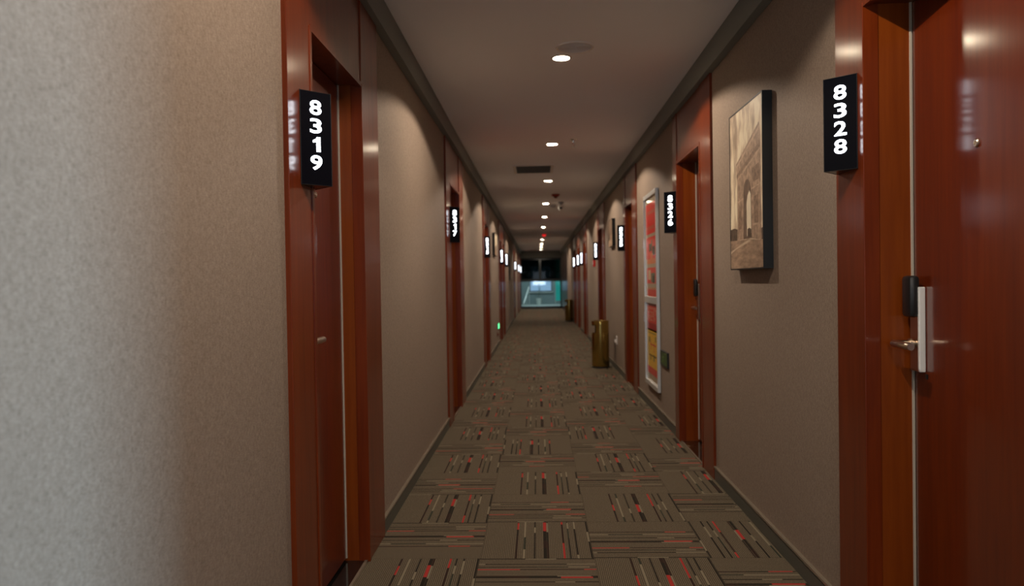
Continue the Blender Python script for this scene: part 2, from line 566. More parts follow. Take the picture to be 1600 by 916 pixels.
# ------------------------------------------------------------------ doors
ORD = ['nearest', 'second', 'third', 'fourth', 'fifth', 'sixth', 'seventh', 'eighth']
cnt = {'L': 0, 'R': 0}
door_no = 0
for (side, n0, n1, f1, f0, signpos, number) in DOORS:
    door_no += 1
    k = cnt[side]
    cnt[side] += 1
    s = -1 if side == 'L' else 1          # +: into the wall
    X = LX if side == 'L' else RX

    def D(d):
        return X + s * d

    wside = 'left' if side == 'L' else 'right'
    D_LABEL = {
        '8319': 'cherry wood hotel door unit in the left wall beside the glowing 8319 sign',
        '8328': 'large glossy cherry wood door on the right edge with black and silver lock',
        '8326': 'deep set cherry wood door between arch picture and fire notice board',
    }
    root = thing('door_%d' % door_no, (D(0), (n0 + f0) / 2, 0),
                 D_LABEL.get(number, '%s cherry wood door unit of the %s wall, counted from the camera' % (ORD[k], wside)),
                 'door', 'cherry wood doors along the corridor', 'structure')
    near = f0 < 14
    PR = 0.016                            # projection of the casing
    # casing posts
    for (ya, yb, inner) in ((n0, n1, 1), (f1, f0, -1)):
        bm = bmesh.new()
        box(bm, D(-PR), D(0.20), ya, yb, 0, HF, 0.002 if near else 0)
        obj('casing_post', bm, M['wood'], root)
        if near:                          # stepped bead on the inner edge of the post
            yi = yb if inner == 1 else ya
            bm = bmesh.new()
            box(bm, D(-PR - 0.004), D(0.03), yi - inner * 0.012, yi + inner * 0.010, 0, LINTEL + 0.005, 0.002)
            obj('bead', bm, M['wood'], root)
    # header panel, slightly set back between the posts
    bm = bmesh.new()
    box(bm, D(-PR + 0.006), D(0.20), n1, f1, LINTEL + 0.02, HF, 0)
    obj('header_panel', bm, M['wood'], root)
    bm = bmesh.new()
    box(bm, D(0.004), D(0.20), n1, f1, LINTEL, LINTEL + 0.02)
    box(bm, D(-PR - 0.002), D(0.004), n1, f1, LINTEL - 0.008, LINTEL + 0.012)
    obj('lintel_lip', bm, M['dark_wood'] if False else M['wood'], root)
    # jamb linings
    ld = 0.077 if number == '8328' else 0.085 if side == 'L' else 0.125     # depth of the leaf's face
    ajar = []
    bm = bmesh.new()
    box(bm, D(0.02), D(0.22), n1, n1 + 0.008, 0.0, LINTEL)
    obj('jamb', bm, M['lit_jamb_wood'], root)
    bm = bmesh.new()
    box(bm, D(0.02), D(0.22), f1 - 0.008, f1, 0.0, LINTEL)
    obj('jamb', bm, M['lit_jamb_wood'], root)
    # seal
    bm = bmesh.new()
    for yy, q in ((n1 + 0.008, 1), (f1 - 0.008, -1)):
        de = 0.130 if (number == '8328' and q == -1) else ld
        box(bm, D(de - 0.0045), D(de + 0.002), yy, yy + q * 0.006, 0.016, LINTEL)
    obj('door_seal', bm, M['seal'], root)
    # leaf
    bm = bmesh.new()
    box(bm, D(ld), D(ld + 0.045), n1 + 0.016, f1 - 0.016, 0.016, LINTEL - 0.004, 0.0015)
    leaf = obj('door_leaf', bm, M['door_wood'], root)
    ajar.append(leaf)
    # backing so that the recess is closed behind the leaf
    bm = bmesh.new()
    box(bm, D(0.20), D(0.24), n0, f0, 0, HF)
    obj('wall_backing', bm, M['groove'], root)
    # threshold
    bm = bmesh.new()
    box(bm, D(0.0), D(0.20), n1, f1, -0.05, 0.004)
    obj('threshold', bm, M['marble'], root)
    bm = bmesh.new()
    box(bm, D(-0.008), D(0.004), n1, f1, 0.0, 0.007)
    obj('threshold_strip', bm, M['base_bead'], root)
    if not near:
        continue
    # peephole
    yc = (n1 + f1) / 2 + (0.02 if side == 'R' else 0.0)
    bm = bmesh.new()
    lathe(bm, (D(ld), yc, 1.545), (-s, 0, 0), [(0.0, -0.002), (0.012, -0.002), (0.012, 0.003), (0.009, 0.006), (0.006, 0.006), (0.005, 0.002), (0, 0.0025)], 20)
    ajar.append(obj('peephole', bm, M['satin'], root, True))
    # lock: lies on the edge away from the hinges = where the sign hangs
    if signpos == 'near':
        yl, dirn = n1 + 0.055, 1
    else:
        yl, dirn = f1 - 0.058, -1
    thick = 0.019 if number in ('8328', '8319') else 0.010
    lock = obj('door_lock', quick(box, D(ld), D(ld - thick), yl - 0.034, yl + 0.034, 0.905, 1.165, 0.004),
               M['satin'], root)
    bm = bmesh.new()
    ys = yl + dirn * 0.0345
    box(bm, D(ld - 0.001), D(ld - thick - 0.0015), yl + dirn * 0.026, yl + dirn * 0.0385, 0.905, 1.165, 0.003)
    obj('edge_strip', bm, M['daylit_edge'] if number == '8328' else M['satin'], lock)
    bm = bmesh.new()
    box(bm, D(ld - 0.012), D(ld - thick - 0.026), yl - 0.032, yl + 0.034, 1.072, 1.200, 0.012)
    obj('card_reader', bm, M['black_plastic'], lock, True)
    bm = bmesh.new()
    h = 0.990 if side == 'R' else 1.005
    xe = D(ld - 0.078) if thick > 0.015 else D(ld - 0.045)
    cyl(bm, (D(ld - 0.02), yl, h), (xe, yl, h), 0.011, seg=20)
    cyl(bm, (D(ld - 0.028), yl, h), (D(ld - 0.036), yl, h), 0.016, seg=24)
    lathe(bm, (xe, yl - dirn * 0.010, h), (0, dirn, 0), [(0, 0), (0.009, 0.001), (0.0115, 0.004), (0.0115, 0.128), (0.010, 0.131), (0, 0.131)], 20)
    obj('lever_handle', bm, M['satin'], lock, True)
    bm = bmesh.new()
    box(bm, D(ld), D(ld - 0.004), yl - 0.036, yl + 0.05 * dirn, 0.885, 0.900, 0.001)
    obj('lock_foot', bm, M['black_plastic'], lock)
    if number == '8328':                  # this door stands a few degrees ajar, hinged on its near side
        ajar.append(lock)
        hinge = Vector((D(ld), n1 + 0.016, 0)) - root.location
        for q in ajar:
            q.matrix_local = Matrix.Translation(hinge) @ Matrix.Rotation(math.radians(-3.8), 4, 'Z') @ Matrix.Translation(-hinge)

# ------------------------------------------------------------------ room number signs
txt_cache = {}


def digit_mesh(ch):
    if ch == '1':
        vs = [(0.02, -0.5), (0.02, 0.16), (-0.22, 0.10), (-0.22, 0.27), (-0.02, 0.36), (0.06, 0.5), (0.30, 0.5), (0.30, -0.5)]
        return vs, [[0, 1, 5, 6, 7], [1, 2, 3, 4, 5]], 0.60
    if ch in txt_cache:
        return txt_cache[ch]
    c = bpy.data.curves.new('digit_curve', 'FONT')
    c.body = ch
    c.size = 1.0
    c.offset = 0.018
    c.extrude = 0.0
    c.resolution_u = 5
    c.align_x = 'CENTER'
    o = bpy.data.objects.new('digit_curve', c)
    COL.objects.link(o)
    dg = bpy.context.evaluated_depsgraph_get()
    me = bpy.data.meshes.new_from_object(o.evaluated_get(dg))
    bpy.data.objects.remove(o)
    xs = [v.co.x for v in me.vertices]
    ys = [v.co.y for v in me.vertices]
    cx, cy = (min(xs) + max(xs)) / 2, (min(ys) + max(ys)) / 2
    w, h = max(xs) - min(xs), max(ys) - min(ys)
    txt_cache[ch] = ([((v.co.x - cx) / h, (v.co.y - cy) / h) for v in me.vertices],
                     [list(p.vertices) for p in me.polygons], w / h)
    return txt_cache[ch]


def room_sign(side, y_near, number, label, z0=1.55, z1=1.855):
    """wedge-shaped light box fixed to the casing; y_near is its wall edge towards the camera"""
    s = 1 if side == 'L' else -1
    XW = (LX if side == 'L' else RX) + s * 0.0165
    out, dep = 0.078, 0.078
    A = Vector((XW, y_near, 0))
    B = Vector((XW + s * out, y_near + dep, 0))
    C = Vector((XW, y_near + 2 * dep, 0))
    root = thing('room_number_sign', (XW, y_near + dep, z0), label, 'sign', 'lit room number signs')
    bm = bmesh.new()
    prism(bm, [Vector((p.x, p.y, z0)) for p in (A, B, C)], (0, 0, z1 - z0))
    obj('light_box', bm, M['black'], root)
    # chrome edges
    bm = bmesh.new()
    e = 0.0012
    for p in (A + Vector((s * 0.0012, -0.0008, 0)), B, C + Vector((s * 0.0012, 0.0008, 0))):
        cyl(bm, (p.x, p.y, z0 - 0.001), (p.x, p.y, z1 + 0.001), e, seg=8)
    for z in (z0, z1):
        for p, q in ((A, B), (B, C)):
            cyl(bm, (p.x, p.y, z), (q.x, q.y, z), 0.0009, seg=6)
    obj('metal_edging', bm, M['steel_dark'], root)
    H = z1 - z0
    for (P, Q) in ((A, B), (C, B)):
        along = (Q - P).normalized()
        if P is C:
            reader_right = -along if s == 1 else along
        nrm = Vector((along.y, -along.x, 0)) if (s == 1) == (P is A) else Vector((-along.y, along.x, 0))
        if P is A and nrm.y > 0 or P is C and nrm.y < 0:
            nrm = -nrm
        right = Vector((0, 0, 1)).cross(nrm).normalized()      # reader's right when facing the sign
        mid = (P + Q) / 2
        for i, ch in enumerate(number):
            vs, fs, asp = digit_mesh(ch)
            hh = 0.047
            ww = 0.041 if ch != '1' else 0.030
            zc = z1 - 0.0505 - i * 0.0588
            bm = bmesh.new()
            bv = [bm.verts.new(Vector((mid.x, mid.y, zc)) + right * (x / asp * ww) + Vector((0, 0, 1)) * (y * hh) + nrm * 0.0012)
                  for x, y in vs]
            for f in fs:
                try:
                    bm.faces.new([bv[q] for q in f])
                except ValueError:
                    pass
            g = bmesh.ops.extrude_face_region(bm, geom=bm.faces[:])
            bmesh.ops.translate(bm, verts=[q for q in g['geom'] if isinstance(q, bmesh.types.BMVert)], vec=-nrm * 0.0022)
            obj('digit', bm, M['digit'], root)
    return root


S_LABEL = {
    '8319': 'lit black sign reading 8319 on the near left door frame',
    '8328': 'lit black sign reading 8328 on the near right door frame',
    '8326': 'lit black number sign between fire notice board and second right door',
    '8317': 'lit black number sign on the second door of the left wall',
    '8315': 'lit number sign on the third left door, just before the small wall picture',
    '8325': 'lit number sign on the right wall just beyond the fire notice board',
}
FALL = {
    '8313': 'lit number sign above the green exit sign on the left wall',
    '8311': 'lit number sign on the left wall just before the tall narrow dark picture',
    '8323': 'lit number sign on the right wall above the red alarm call point',
    '8322': 'fourth to last lit number sign of the right wall, left of the fourth door frame',
    '8320': 'dimmer lit number sign of the right wall, overlapped by a nearer one',
    '8318': 'farthest lit number sign on the right wall',
    '8309': 'lit number sign on left wall, nearest of the last three',
    '8307': 'lit number sign on left wall, middle of the last three',
    '8305': 'farthest lit number sign on the left wall beside the end window',
}
for (side, n0, n1, f1, f0, signpos, number) in DOORS:
    if signpos == 'near':
        yn = n0 + 0.125 if number != '8317' else 6.53
    else:
        yn = f1 + 0.045
        if number == '8326':
            yn = 5.70
    if number == '8319':
        yn = 2.405
    if number == '8328':
        yn = 2.50
    zs_ = {'8319': (1.521, 1.820)}.get(number, (1.548, 1.852))
    room_sign(side, yn, number, S_LABEL.get(number) or FALL[number], *zs_)

# ------------------------------------------------------------------ ceiling lights
LAMPS = [1.75, 4.69, 7.62, 10.4, 13.4, 16.15, 19.25, 24.9, 27.6, 30.2, 32.9]
WORDS = ['', 'nearest visible', 'second', 'third', 'fourth', 'fifth', 'sixth', 'seventh', 'eighth', 'ninth', 'farthest']


def lamp(y, label, parts_only=False):
    root = thing('ceiling_light', (WX, y, HC), label, 'ceiling light', 'round ceiling downlights')
    bm = bmesh.new()
    lathe(bm, (WX, y, HC), (0, 0, -1), [(0.050, -0.001), (0.050, 0.004), (0.058, 0.005), (0.064, 0.003), (0.065, -0.001)], 36)
    obj('trim_ring', bm, M['trim_ring'], root, True)
    bm = bmesh.new()
    lathe(bm, (WX, y, HC), (0, 0, -1), [(0.0495, -0.001), (0.0495, 0.003), (0.040, 0.0042), (0, 0.0045)], 36)
    obj('diffuser', bm, M['lamp'], root, True)
    l = bpy.data.lights.new('downlight_beam', 'SPOT')
    l.energy = LAMP_E
    l.color = LAMP_C
    l.spot_size = math.radians(148)
    l.spot_blend = 0.12
    l.shadow_soft_size = 0.012
    lo = bpy.data.objects.new('downlight_beam', l)
    lo.location = (0, 0, -0.012)
    lo.parent = root
    COL.objects.link(lo)
    return root


for k, y in enumerate(LAMPS):
    lamp(y, '%s round white downlight in the ceiling, counted from the camera' % WORDS[k] if k else
         'round downlight in the ceiling just above the camera')
for y in (-1.2, -4.1):
    lamp(y, 'round downlight in the ceiling behind the camera')

# speaker grille
root = thing('ceiling_speaker', (0.237, 4.485, HC), 'round white speaker grille flush in ceiling beside the nearest visible downlight', 'speaker')
bm = bmesh.new()
lathe(bm, (0.237, 4.485, HC), (0, 0, -1), [(0.098, 0), (0.100, 0.006), (0.108, 0.007), (0.112, 0.003), (0.112, 0)], 48)
obj('rim', bm, M['white_plastic'], root, True)
bm = bmesh.new()
prof = [(0.098, 0.001)]
for i in range(9):
    r = 0.094 - i * 0.0105
    prof += [(r, 0.004), (r - 0.005, 0.004), (r - 0.006, 0.001), (max(r - 0.0095, 0.0), 0.001)]
lathe(bm, (0.237, 4.485, HC), (0, 0, -1), prof + [(0, 0.001)], 48)
obj('grille', bm, mat('speaker_grille', (0.62, 0.64, 0.68), 0.5), root, True)


def sprinkler(x, y, label):
    root = thing('sprinkler', (x, y, HC), label, 'sprinkler', 'ceiling sprinklers')
    bm = bmesh.new()
    lathe(bm, (x, y, HC), (0, 0, -1), [(0, 0.0), (0.036, 0), (0.036, 0.004), (0.030, 0.010), (0.014, 0.012), (0, 0.012)], 28)
    obj('escutcheon', bm, M['chrome'], root, True)
    bm = bmesh.new()
    cyl(bm, (x, y, HC - 0.01), (x, y, HC - 0.034), 0.010, 0.008, seg=16)
    for sgn in (-1, 1):
        cyl(bm, (x + sgn * 0.008, y, HC - 0.034), (x + sgn * 0.015, y, HC - 0.048), 0.0028, seg=8)
        cyl(bm, (x + sgn * 0.015, y, HC - 0.048), (x + sgn * 0.003, y, HC - 0.066), 0.0028, seg=8)
    cyl(bm, (x, y, HC - 0.064), (x, y, HC - 0.071), 0.005, seg=12)
    obj('frame_arms', bm, M['chrome'], root, True)
    bm = bmesh.new()
    cyl(bm, (x, y, HC - 0.034), (x, y, HC - 0.064), 0.003, seg=10)
    obj('glass_bulb', bm, M['red'], root, True)
    bm = bmesh.new()
    lathe(bm, (x, y, HC - 0.071), (0, 0, -1), [(0, 0), (0.006, 0), (0.016, 0.002), (0.016, 0.0035), (0, 0.0035)], 20)
    obj('deflector', bm, M['chrome'], root, True)


sprinkler(0.363, 7.38, 'small chrome sprinkler hanging right of the second visible downlight')
sprinkler(0.290, 3.50, 'sprinkler head cut off by the top edge of the photo')

# air vent
root = thing('ceiling_vent', (-0.03, 9.25, HC), 'dark slatted air vent with pale frame in the ceiling', 'vent')
bm = bmesh.new()
for (a, b, c, d) in ((-0.27, 0.21, 8.93, 8.965), (-0.27, 0.21, 9.545, 9.58), (-0.27, -0.235, 8.965, 9.545), (0.175, 0.21, 8.965, 9.545)):
    box(bm, a, b, c, d, HC - 0.012, HC, 0.002)
obj('frame', bm, M['trim_ring'], root)
bm = bmesh.new()
box(bm, -0.235, 0.175, 8.965, 9.545, HC - 0.003, HC - 0.001)
obj('backing', bm, M['black_matte'], root)
for i in range(14):
    y = 8.985 + i * 0.0415
    bm = bmesh.new()
    box(bm, -0.233, 0.173, y, y + 0.024, HC - 0.010, HC - 0.0075)
    obj('slat', bm, M['vent_dark'], root)

# red bell-shaped sounder, white detector, grey camera plate, small lit red beacon
root = thing('fire_sounder', (0.302, 12.0, HC), 'dark red cone shaped fire sounder on the ceiling', 'fire alarm')
bm = bmesh.new()
lathe(bm, (0.302, 12.0, HC), (0, 0, -1), [(0, 0), (0.062, 0), (0.062, 0.018), (0.05, 0.03), (0.028, 0.048), (0.02, 0.062), (0, 0.066)], 32)
obj('sounder_body', bm, M['dark_red'], root, True)
bm = bmesh.new()
lathe(bm, (0.302, 12.0, HC - 0.018), (0, 0, -1), [(0.061, 0), (0.0645, 0.002), (0.0645, 0.006), (0.060, 0.008)], 32)
obj('sounder_rim', bm, M['red'], root, True)
root = thing('dome_camera', (0.42, 13.2, HC), 'white ball shaped dome camera hanging from the ceiling', 'camera')
bm = bmesh.new()
lathe(bm, (0.42, 13.2, HC), (0, 0, -1), [(0, 0), (0.045, 0), (0.045, 0.03), (0.020, 0.036), (0.018, 0.06), (0, 0.06)], 28)
obj('mount', bm, M['grey_plastic'], root, True)
bm = bmesh.new()
lathe(bm, (0.42, 13.2, HC - 0.05), (0, 0, -1), [(0, 0)] + [(0.050 * math.sin(a), 0.050 - 0.050 * math.cos(a)) for a in [math.pi * i / 14 for i in range(1, 14)]] + [(0, 0.1)], 28)
obj('ball', bm, M['white_plastic'], root, True)
bm = bmesh.new()
lathe(bm, (0.42, 13.155, HC - 0.105), (0, -1, -0.25), [(0.018, 0), (0.018, 0.006), (0.012, 0.007), (0, 0.006)], 18)
obj('lens', bm, M['black'], root, True)
root = thing('smoke_detector', (0.30, 13.75, HC), 'flat grey round smoke detector left of the white ball', 'smoke detector')
bm = bmesh.new()
lathe(bm, (0.30, 13.75, HC), (0, 0, -1), [(0, 0), (0.055, 0), (0.055, 0.015), (0.046, 0.026), (0.022, 0.034), (0, 0.036)], 32)
obj('detector_body', bm, M['grey_plastic'], root, True)
bm = bmesh.new()
lathe(bm, (0.30, 13.75, HC - 0.034), (0, 0, -1), [(0, 0), (0.008, 0), (0.008, 0.005), (0, 0.006)], 14)
obj('indicator', bm, M['black_matte'], root, True)
root = thing('red_beacon', (0.205, 21.9, HC), 'small bright red detector on the far ceiling between downlights', 'fire alarm')
bm = bmesh.new()
lathe(bm, (0.205, 21.9, HC), (0, 0, -1), [(0, 0), (0.06, 0), (0.06, 0.02), (0, 0.02)], 24)
obj('beacon_base', bm, M['dark_red'], root, True)
bm = bmesh.new()
lathe(bm, (0.205, 21.9, HC - 0.02), (0, 0, -1), [(0.055, 0), (0.055, 0.03), (0.03, 0.06), (0, 0.07)], 24)
obj('beacon_lens', bm, mat('red_beacon_lens', (0.6, 0.01, 0.01), 0.3, emis=(1, 0.03, 0.03), estr=0.7), root, True)

# ------------------------------------------------------------------ framed pictures
C_DARK, C_MID, C_LITE = (0.10, 0.062, 0.042), (0.235, 0.16, 0.11), (0.40, 0.30, 0.21)
m = mat('sepia_sky_print', (0.6, 0.5, 0.35), 0.5)
t = NT(m)
nn = t.noise(t.coords((1, 3.2, 1.3)), 4.2, 4, 0.55)
t.link(t.ramp(nn, [(0.36, (0.40, 0.29, 0.20)), (0.50, (0.70, 0.56, 0.39)), (0.60, (0.92, 0.80, 0.58))]), t.p.inputs['Base Color'])
P_SKY = m


def printed(name, c, amp=0.35, scale=30, st=(1, 1, 1)):
    m = mat(name, c, 0.5)
    t = NT(m)
    nn = t.noise(t.coords(st), scale, 4, 0.65)
    lo = tuple(x * (1 - amp) for x in c)
    hi = tuple(min(1, x * (1 + amp)) for x in c)
    t.link(t.ramp(nn, [(0.35, lo), (0.65, hi)]), t.p.inputs['Base Color'])
    return m


P = dict(sky=P_SKY, stone=printed('sepia_stone_print', (0.42, 0.29, 0.20)),
         stone_d=printed('sepia_stone_dark_print', (0.28, 0.185, 0.125), 0.4, 45),
         stone_l=printed('sepia_stone_light_print', (0.56, 0.40, 0.28), 0.2, 40),
         vault=printed('sepia_vault_print', (0.18, 0.118, 0.08), 0.3, 25),
         pale=printed('sepia_pale_print', (0.88, 0.76, 0.56), 0.10, 10),
         tree=printed('sepia_tree_print', (0.11, 0.075, 0.05), 0.4, 40),
         ground=printed('sepia_ground_print', (0.36, 0.245, 0.165), 0.35, 9, (1, 1, 4)),
         path=printed('sepia_path_print', (0.62, 0.48, 0.34), 0.15, 12))
POLY = [
    ('treeL', 'tree', [(0.0, 0.262), (0.176, 0.266), (0.264, 0.256), (0.264, 0.185), (0.0, 0.189)]),
    ('treeR', 'tree', [(0.97, 0.23), (1, 0.235), (1, 0.163), (0.97, 0.165)]),
    ('body', 'stone', [(0.931, 0.841), (0.245, 0.67), (0.255, 0.585), (0.278, 0.553), (0.264, 0.185), (0.488, 0.186), (0.7, 0.184),
                       (0.975, 0.161), (0.968, 0.257), (0.962, 0.508), (0.972, 0.577), (0.965, 0.754)]),
    ('frieze', 'stone_d', [(0.95, 0.728), (0.26, 0.600), (0.262, 0.577), (0.955, 0.698)]),
    ('frieze2', 'stone_l', [(0.941, 0.823), (0.26, 0.657), (0.262, 0.642), (0.945, 0.806)]),
    ('attic', 'stone_l', [(0.955, 0.69), (0.29, 0.570), (0.29, 0.564), (0.957, 0.682)]),
    ('vault', 'vault', [(0.46, 0.186), (0.472, 0.403), (0.469, 0.472), (0.488, 0.518), (0.548, 0.544), (0.616, 0.542), (0.671, 0.515),
                        (0.695, 0.476), (0.698, 0.416), (0.709, 0.184)]),
    ('sky', 'pale', [(0.567, 0.201), (0.562, 0.396), (0.595, 0.447), (0.65, 0.472), (0.685, 0.447), (0.69, 0.311), (0.695, 0.197)]),
    ('panel', 'stone_d', [(0.772, 0.425), (0.891, 0.429), (0.895, 0.266), (0.778, 0.27)]),
    ('panel2', 'stone_d', [(0.731, 0.595), (0.925, 0.609), (0.935, 0.516), (0.74, 0.513)]),
    ('panel3', 'stone_d', [(0.31, 0.387), (0.412, 0.391), (0.412, 0.251), (0.314, 0.252)]),
    ('cap', 'stone_l', [(0.274, 0.429), (0.471, 0.442), (0.471, 0.43), (0.274, 0.418)]),
    ('cap2', 'stone_l', [(0.712, 0.27), (0.965, 0.261), (0.965, 0.253), (0.716, 0.259)]),
    ('impost', 'stone_l', [(0.702, 0.48), (0.962, 0.49), (0.962, 0.482), (0.702, 0.47)]),
    ('treeM', 'tree', [(0.584, 0.242), (0.638, 0.248), (0.69, 0.239), (0.70, 0.191), (0.584, 0.195)]),
    ('ground', 'ground', [(0.0, 0.189), (0.264, 0.185), (0.578, 0.182), (1, 0.161), (1, 0), (0.0, 0.0)]),
    ('path', 'path', [(0.03, 0.119), (0.44, 0.163), (0.614, 0.176), (0.678, 0.172), (0.579, 0.158), (0.231, 0.13), (0.03, 0.103)]),
]


def picture(side, y0, y1, z0, z1, label, kind):
    s = 1 if side == 'L' else -1
    X = (LX if side == 'L' else RX)
    root = thing('framed_picture', (X, (y0 + y1) / 2, z0), label, 'picture', 'framed pictures on the walls')
    dpt = 0.045
    fw = 0.006
    bm = bmesh.new()
    # deep black tray frame
    box(bm, X + s * 0.001, X + s * dpt, y0, y0 + fw, z0, z1)
    box(bm, X + s * 0.001, X + s * dpt, y1 - fw, y1, z0, z1)
    box(bm, X + s * 0.001, X + s * dpt, y0 + fw, y1 - fw, z0, z0 + fw)
    box(bm, X + s * 0.001, X + s * dpt, y0 + fw, y1 - fw, z1 - fw, z1)
    obj('frame', bm, M['black_matte'], root)
    bm = bmesh.new()
    box(bm, X + s * 0.006, X + s * (dpt - 0.002), y0 + fw, y1 - fw, z0 + fw, z1 - fw)
    keys = ['sky', 'stone', 'stone_d', 'stone_l', 'vault', 'pale', 'tree', 'ground', 'path']
    if kind == 'arch':
        W = y1 - y0
        for i, (nm, mk, pts) in enumerate(POLY):
            x = X + s * (dpt - 0.002 + 0.00006 * (i + 1))
            vs = []
            for u, v in pts:
                yy = max(y0 + fw, min(y1 - fw, (y1 + 0.02) - u * (W + 0.005)))
                if u == 0.0:
                    yy = y1 - fw
                if u >= 1:
                    yy = y0 + fw
                vs.append(bm.verts.new((x, yy, max(z0 + fw, z0 + v * (z1 - z0)))))
            f = bm.faces.new(vs)
            f.material_index = keys.index(mk)
    else:
        x = X + s * (dpt - 0.0018)
        zz = z0 + (z1 - z0) * 0.42
        if kind == 'dark':
            for f in bm.faces:
                f.material_index = keys.index('vault')
        for (ya, yb, za, zb, mk) in ((y0 + fw, y1 - fw, z0 + fw, z0 + (z1 - z0) * 0.25, 'ground'),
                                     (y0 + (y1 - y0) * 0.15, y0 + (y1 - y0) * 0.5, z0 + (z1 - z0) * 0.25, zz, 'stone_d'),
                                     (y0 + (y1 - y0) * 0.55, y0 + (y1 - y0) * 0.85, z0 + (z1 - z0) * 0.25, zz + 0.04, 'tree')):
            vs = [bm.verts.new(p) for p in ((x, ya, za), (x, yb, za), (x, yb, zb), (x, ya, zb))]
            f = bm.faces.new(vs)
            f.material_index = keys.index(mk)
    obj('print', bm, [P[q] for q in keys], root)
    # hanger block under the frame
    return root


picture('R', 3.44, 4.02, 1.243, 2.033, 'sepia picture of a stone arch in a deep black frame on the right wall', 'arch')
picture('R', 10.28, 10.83, 1.66, 2.03, 'small dark framed picture high on right wall between third and fourth doors', 'dark')
picture('L', 13.0, 13.75, 1.66, 2.04, 'small dark framed picture high on left wall with lamp reflections in it', 'small')
picture('L', 20.2, 20.9, 1.25, 2.05, 'tall narrow looking dark picture far down the left wall', 'dark')

# ------------------------------------------------------------------ fire notice board
by0, by1 = 6.62, 7.38
bX = RX
root = thing('notice_board', (RX, (by0 + by1) / 2, 0.222), 'tall silver framed board with red and yellow fire safety posters', 'notice board')
bd = 0.030
bm = bmesh.new()
for (a, b, c, d) in ((by0, by0 + 0.018, 0.222, 1.99), (by1 - 0.018, by1, 0.222, 1.99),
                     (by0 + 0.018, by1 - 0.018, 0.222, 0.262), (by0 + 0.018, by1 - 0.018, 1.95, 1.99),
                     (by0 + 0.018, by1 - 0.018, 0.985, 1.045)):
    box(bm, bX - 0.001, bX - bd, a, b, c, d, 0.003)
obj('frame', bm, M['alu'], root)
for z in (0.80, 1.50):
    bm = bmesh.new()
    box(bm, bX - 0.012, bX - bd - 0.006, by1 - 0.004, by1 + 0.014, z, z + 0.09, 0.002)
    obj('latch', bm, M['chrome'], root)


def pm(n, c):
    return mat(n, c, 0.5, coat=0.7, coat_rough=0.06, spec=0.2)


PC = [pm('poster_beige', (0.38, 0.30, 0.20)), pm('poster_red', (0.62, 0.03, 0.018)), pm('poster_light_red', (0.5, 0.09, 0.05)),
      pm('poster_black', (0.03, 0.02, 0.015)), pm('poster_orange', (0.60, 0.14, 0.02)), pm('poster_green', (0.09, 0.13, 0.08)),
      pm('poster_yellow', (0.78, 0.44, 0.012)), pm('poster_dark_red', (0.36, 0.008, 0.010)), pm('poster_cream', (0.62, 0.42, 0.26)),
      pm('poster_olive', (0.30, 0.22, 0.02))]


def poster(name, z0, z1, rects):
    bm = bmesh.new()
    x = bX - 0.012
    box(bm, bX - 0.002, x, by0 + 0.018, by1 - 0.018, z0, z1, mi=0)
    W = by1 - by0 - 0.06
    for (u0, u1, v0, v1, c, lv) in rects:      # u from the far (left) edge, v = world height
        xx = x - 0.0004 * lv
        ya, yb = by1 - 0.03 - u0 * W, by1 - 0.03 - u1 * W
        vs = [bm.verts.new(p) for p in ((xx, ya, v0), (xx, yb, v0), (xx, yb, v1), (xx, ya, v1))]
        bm.faces.new(vs).material_index = c
    return obj(name, bm, PC, root)


R = random.Random(3)
up = [(0.04, 0.93, 1.55, 1.87, 1, 1), (0.04, 0.93, 1.20, 1.34, 3, 0.5)]
up = [(0.04, 0.90, 1.620, 1.900, 1, 1), (0.10, 0.85, 1.80, 1.83, 2, 2), (0.10, 0.80, 1.66, 1.69, 2, 2),
      (0.04, 0.90, 1.390, 1.590, 1, 1), (0.10, 0.88, 1.345, 1.390, 4, 1),
      (0.30, 0.52, 1.46, 1.53, 3, 2), (0.55, 0.80, 1.42, 1.50, 3, 2), (0.42, 0.60, 1.37, 1.44, 4, 3), (0.50, 0.58, 1.50, 1.56, 5, 3),
      (0.08, 0.90, 1.165, 1.310, 1, 1), (0.20, 0.42, 1.20, 1.29, 8, 2), (0.45, 0.78, 1.175, 1.26, 5, 2), (0.60, 0.72, 1.17, 1.24, 3, 3),
      (0.08, 0.90, 1.118, 1.126, 4, 1),
      (0.10, 0.90, 1.050, 1.112, 1, 1)]
for r in range(3):
    for c in range(4):
        up.append((0.18 + c * 0.18, 0.18 + c * 0.18 + 0.10, 1.058 + r * 0.018, 1.058 + r * 0.018 + 0.010, 2, 2))
poster('upper_poster', 1.045, 1.95, up)
lo = [(0.04, 0.93, 0.330, 0.985, 7, 0.5), (0.05, 0.92, 0.805, 0.965, 1, 1), (0.05, 0.92, 0.73, 0.80, 7, 1), (0.04, 0.93, 0.39, 0.745, 6, 1),
      (0.04, 0.93, 0.330, 0.395, 1, 2)]
for c in range(9):                                   # blurred upright characters of the header
    u = 0.09 + c * 0.09
    for r in range(7):
        if R.random() < 0.8:
            lo.append((u, u + 0.05, 0.825 + r * 0.018, 0.835 + r * 0.018, 8, 2))
for (u, w_, v, h_, c) in ((0.12, 0.70, 0.705, 0.012, 9), (0.12, 0.04, 0.45, 0.22, 9), (0.30, 0.5, 0.60, 0.012, 1), (0.35, 0.03, 0.56, 0.09, 1),
                          (0.62, 0.03, 0.54, 0.10, 1), (0.2, 0.6, 0.50, 0.010, 3), (0.28, 0.10, 0.46, 0.05, 9), (0.55, 0.14, 0.46, 0.06, 9),
                          (0.18, 0.14, 0.62, 0.05, 9), (0.7, 0.12, 0.64, 0.05, 9)):
    lo.append((u, u + w_, v, v + h_, c, 2))
poster('lower_poster', 0.262, 0.985, lo)

# ------------------------------------------------------------------ exit signs


